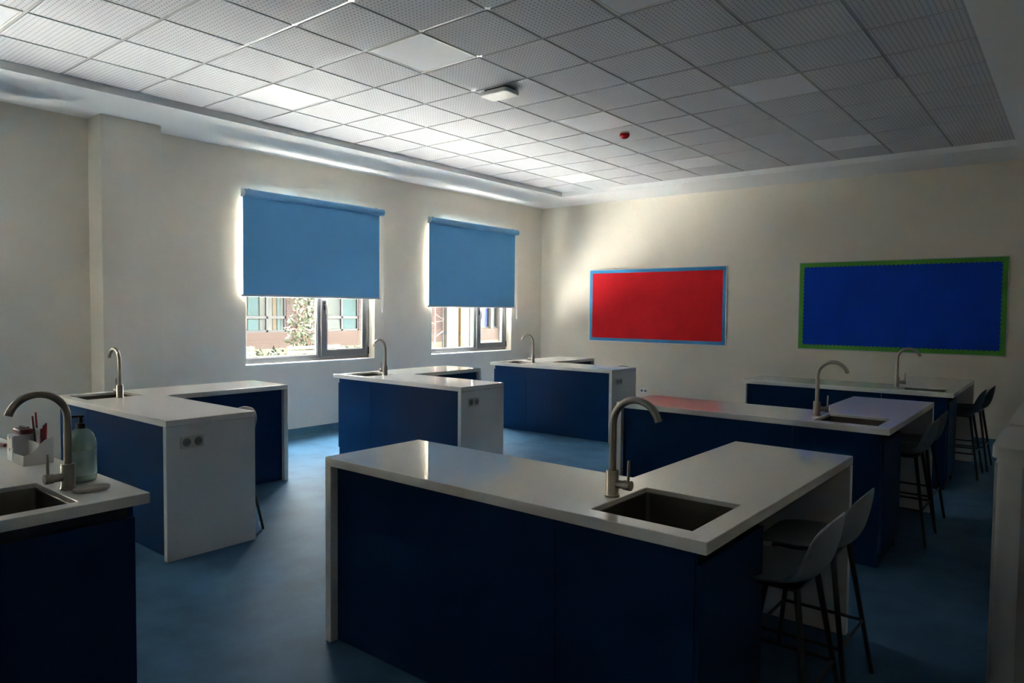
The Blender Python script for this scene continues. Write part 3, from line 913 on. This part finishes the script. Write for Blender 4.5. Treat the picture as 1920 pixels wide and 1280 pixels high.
# ------------------------------------------------------------------ outdoors
BX = -16.0
gr_ = tag(MB().box(-60, -6.5, -40, 60, -.3, 0).build('ground', 'dark_gravel'), 'dark gravel yard outside the windows', kind='structure')
MB().box(-6.5, XW - .26, -40, 60, -.3, 0.02).build('bounce_paving', 'paving', gr_)  # unseen pale strip, shaped to bounce sun onto the ceiling near the windows
bl_ = tag(empty('opposite_building', (BX, 10, 0)), 'brick building with coloured windows seen across the yard', 'building')
def bp(name, m, y0, y1, z0, z1, x0=0.0, x1=.25, parent=None, bevel=0):
    return MB().box(-x0, -x1, y0 - 10, y1 - 10, z0, z1).build(name, m, parent or bl_, bevel=bevel)
openings = [(3.6, 5.6), (6.5, 8.5), (10.0, 11.3), (12.5, 13.9), (17.35, 18.55), (20, 22)]
SILL, HEAD, ROOF = .91, 2.7, 3.6
yy = sorted([-2, 26] + [v for a in openings for v in a])
MB().cells([v - 10 for v in yy], [0, SILL, HEAD, ROOF],
           lambda y, z: not any(a - 10 < y < b_ - 10 and SILL < z < HEAD for a, b_ in openings), -.25, 0, 'x').build('wall', 'outer_brick', bl_)
bp('plinth', 'plinth_pink', -2, 26, .42, SILL - .02, -.06, 0)
bp('base_course', 'outer_cream', -2, 26, 0, .419, -.10, 0)
bp('roof', 'roof_tile', -2.3, 26.3, ROOF, ROOF + .35, -.4, 4.0)
bp('added_canopy', 'outer_frame', -2.3, 26.3, 2.95, 3.05, -3.2, 0)  # added above the view to cut sky light on the facade
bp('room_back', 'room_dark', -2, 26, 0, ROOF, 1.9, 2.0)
curt = {(6.5, 8.5): [('curtain_orange', 6.55, 7.25, .1), ('curtain_cyan', 7.28, 7.62, .0), ('curtain_white', 7.66, 7.85, 0), ('curtain_white', 7.9, 8.08, 0), ('curtain_orange', 8.1, 8.22, 0), ('curtain_cyan', 8.25, 8.36, 0), ('curtain_white', 8.37, 8.46, 0)],
        (10.0, 11.3): [('curtain_white', 10.05, 10.6, 0), ('curtain_cyan', 10.68, 11.25, 0)],
        (12.5, 13.9): [('curtain_white', 12.55, 13.8, 0)],
        (3.6, 5.6): [('curtain_cyan', 3.7, 5.5, 0)],
        (17.35, 18.55): [('panel_blue', 17.42, 18.03, 0), ('curtain_white', 18.2, 18.5, 0)],
        (20, 22): [('curtain_white', 20.1, 21.9, 0)]}
for a, b_ in openings:
    fm = MB()
    md = (a + b_) / 2 if (a, b_) != (17.35, 18.55) else 18.08
    if (a, b_) == (6.5, 8.5): md = 7.86
    if (a, b_) == (10.0, 11.3): md = 10.62
    n_ = lambda v: v - 10
    fm.box(-.08, -.02, n_(a), n_(b_), SILL, SILL + .06); fm.box(-.08, -.02, n_(a), n_(b_), HEAD - .06, HEAD)
    fm.box(-.08, -.02, n_(a), n_(a + .05), SILL, HEAD); fm.box(-.08, -.02, n_(b_ - .05), n_(b_), SILL, HEAD)
    fm.box(-.08, -.02, n_(md - .035), n_(md + .035), SILL, HEAD)
    if a < 17: fm.box(-.08, -.02, n_(a), n_(b_), 1.31, 1.39)
    wf = fm.build('window', 'outer_frame', bl_)
    MB().box(-.055, -.047, n_(a + .05), n_(b_ - .05), SILL + .06, HEAD - .06).build('pane', 'window_glass', wf)
    for cmn, c0, c1, dz in curt[(a, b_)]:
        MB().box(-.125, -.10, n_(c0), n_(c1), SILL + .03 + dz, HEAD - .02).build('curtain', cmn, wf)
# pale columns and coloured panels around the entrance
bp('column', 'outer_white', 15.3, 15.55, 0, ROOF, -.25, 0)
bp('column', 'outer_white', 15.62, 15.98, 0, ROOF, -.20, 0)
bp('column', 'outer_yellow', 16.1, 16.3, 0, ROOF, -.22, 0)
bp('column', 'outer_white', 16.32, 16.66, 0, ROOF, -.15, 0)
bp('column', 'outer_cream', 16.68, 17.0, 0, ROOF, -.18, 0)
bp('column', 'outer_white', 18.02, 18.16, .9, ROOF, -.12, 0)
bp('column', 'outer_white', 18.56, 19.3, 0, ROOF, -.15, 0)
dp_ = MB(); dp_.tube([(.30, 15.02 - 10, 0), (.30, 15.02 - 10, ROOF)], .02, 8)
dp_.build('drainpipe', 'outer_frame', bl_, smooth=True)

wg = tag(empty('sky_block_wing', (0, 23, 0)), 'unseen wing added to block the sky, outside the picture', kind='structure')  # unseen volume added so the opposite panes don't mirror bright sky
MB().box(XW - .25, 6, -16.4, 22, 0, 3.8).build('wall', 'outer_cream', wg)
MB().box(XW - .6, 6.4, -16.4, 22.4, 3.8, 4.0).build('roof', 'roof_tile', wg)

tb = tag(empty('yard_shade_block', (-18, -9, 0)), 'unseen tall block added to shade the yard, outside the picture', kind='structure')  # unseen volume added to keep sun off the bush, benches and hedge
MB().box(-12, 10.9, -6, 6, 0, 13).build('wall', 'outer_cream', tb)
MB().box(-12.3, 11.1, -6.3, 6.3, 13, 13.3).build('roof', 'roof_tile', tb)

# garden bench: slatted back and seat
def bench(x, y0, y1, label, zb=0.0):
    t = tag(empty('garden_bench', (x, (y0 + y1) / 2, zb)), label, 'bench')
    hw = (y1 - y0) / 2
    for k, z in enumerate((.60, .69, .78)):
        MB().box(-.01 + k * -.012, .015 + k * -.012, -hw, hw, z, z + .065).build('back_slat', 'bench_wood', t, bevel=.006)
    for k in range(4):
        MB().box(.06 + k * .10, .14 + k * .10, -hw, hw, .415, .445).build('seat_slat', 'bench_wood', t, bevel=.006)
    for y in (-hw + .08, hw - .08):
        m_ = MB(); m_.tube([(.42, y, 0), (.42, y, .41)], .02, 8); m_.tube([(.0, y, 0), (.0, y, .41), (-.035, y, .86)], .02, 8)
        m_.tube([(.0, y, .40), (.45, y, .40)], .018, 8); m_.tube([(-.02, y, .62), (.40, y, .62), (.42, y, .41)], .016, 8)
        m_.build('leg_frame', 'bench_iron', t, smooth=True)
bench(-9.5, 4.24, 5.55, 'pale wooden slatted bench outside the first window')
bench(-9.9, 2.3, 3.75, 'pale wooden bench at the lower left of the first window')

def foliage(name, m, parent, n, fn, size, seed):
    rnd = random.Random(seed)
    mb_ = MB()
    for _ in range(n):
        c = Vector(fn(rnd))
        d = Vector((rnd.gauss(0, 1), rnd.gauss(0, 1), rnd.gauss(.3, .8))).normalized()
        sd = d.cross(Vector((rnd.gauss(0, 1), rnd.gauss(0, 1), rnd.gauss(0, 1)))).normalized()
        up = d.cross(sd)
        L = size * rnd.uniform(.7, 1.3); ww = L * .23
        p = [c, c + d * L * .45 + sd * ww + up * L * .05, c + d * L, c + d * L * .45 - sd * ww + up * L * .05, c + d * L * .5 - up * L * .03]
        mb_.add(p, [(0, 1, 4), (1, 2, 4), (2, 3, 4), (3, 0, 4)])
    o = mb_.build(name, m, parent)
    o['kind'] = 'stuff'
    return o
bush = tag(empty('photinia_bush', (-10.2, 5.15, 0)), 'leafy bush with reddish leaves outside the first window', 'bush')
def bush_pt(r):
    z = r.uniform(.55, 2.6)
    rad = .40 * (1 - abs(z - 1.2) / 2.6) * math.sqrt(r.random())
    a = r.uniform(0, 6.283)
    return (rad * math.cos(a), rad * math.sin(a), z)
foliage('green_leaves', 'leaf_green', bush, 520, bush_pt, .15, 3)
foliage('red_leaves', 'leaf_red', bush, 220, bush_pt, .13, 4)
tk = MB()
for k in range(7):
    a = k * .9
    tk.tube([(.03 * math.cos(a), .03 * math.sin(a), 0), (.10 * math.cos(a), .10 * math.sin(a), .8), (.22 * math.cos(a), .22 * math.sin(a), 1.8)], [.018, .012, .005], 6)
tk.build('stems', 'bark', bush, smooth=True)
hedge = tag(empty('low_hedge', (-11.6, 6.5, 0)), 'low green hedge in front of the opposite building', 'hedge')
foliage('leaves', 'hedge_leaf', hedge, 2600, lambda r: (r.uniform(-.3, .3), r.uniform(-3.4, 3.4), r.uniform(.05, .60) + .06 * math.sin(r.random() * 9)), .12, 5)
hm = MB(); hm.prism(rrect(-.22, .22, -3.4, 3.4, .1), 0, .42); hm.build('branches', 'bark', hedge)
# thin young tree and its stake seen in the second window
sap = tag(empty('young_tree', (-13.0, 11.9, 0)), 'thin bare young tree outside the last window', 'tree')
st = MB(); st.tube([(0, 0, 0), (.01, .01, 1.2), (0, .02, 2.6)], [.022, .018, .010], 6)
for z, dy, dz in ((.75, .35, .2), (1.15, -.3, .15), (1.5, .38, -.2), (1.25, .30, .02)):
    st.tube([(0, .01, z), (.03, dy * .5, z + dz * .5), (.05, dy, z + dz)], [.010, .007, .004], 5)
st.build('trunk', 'bark', sap, smooth=True)
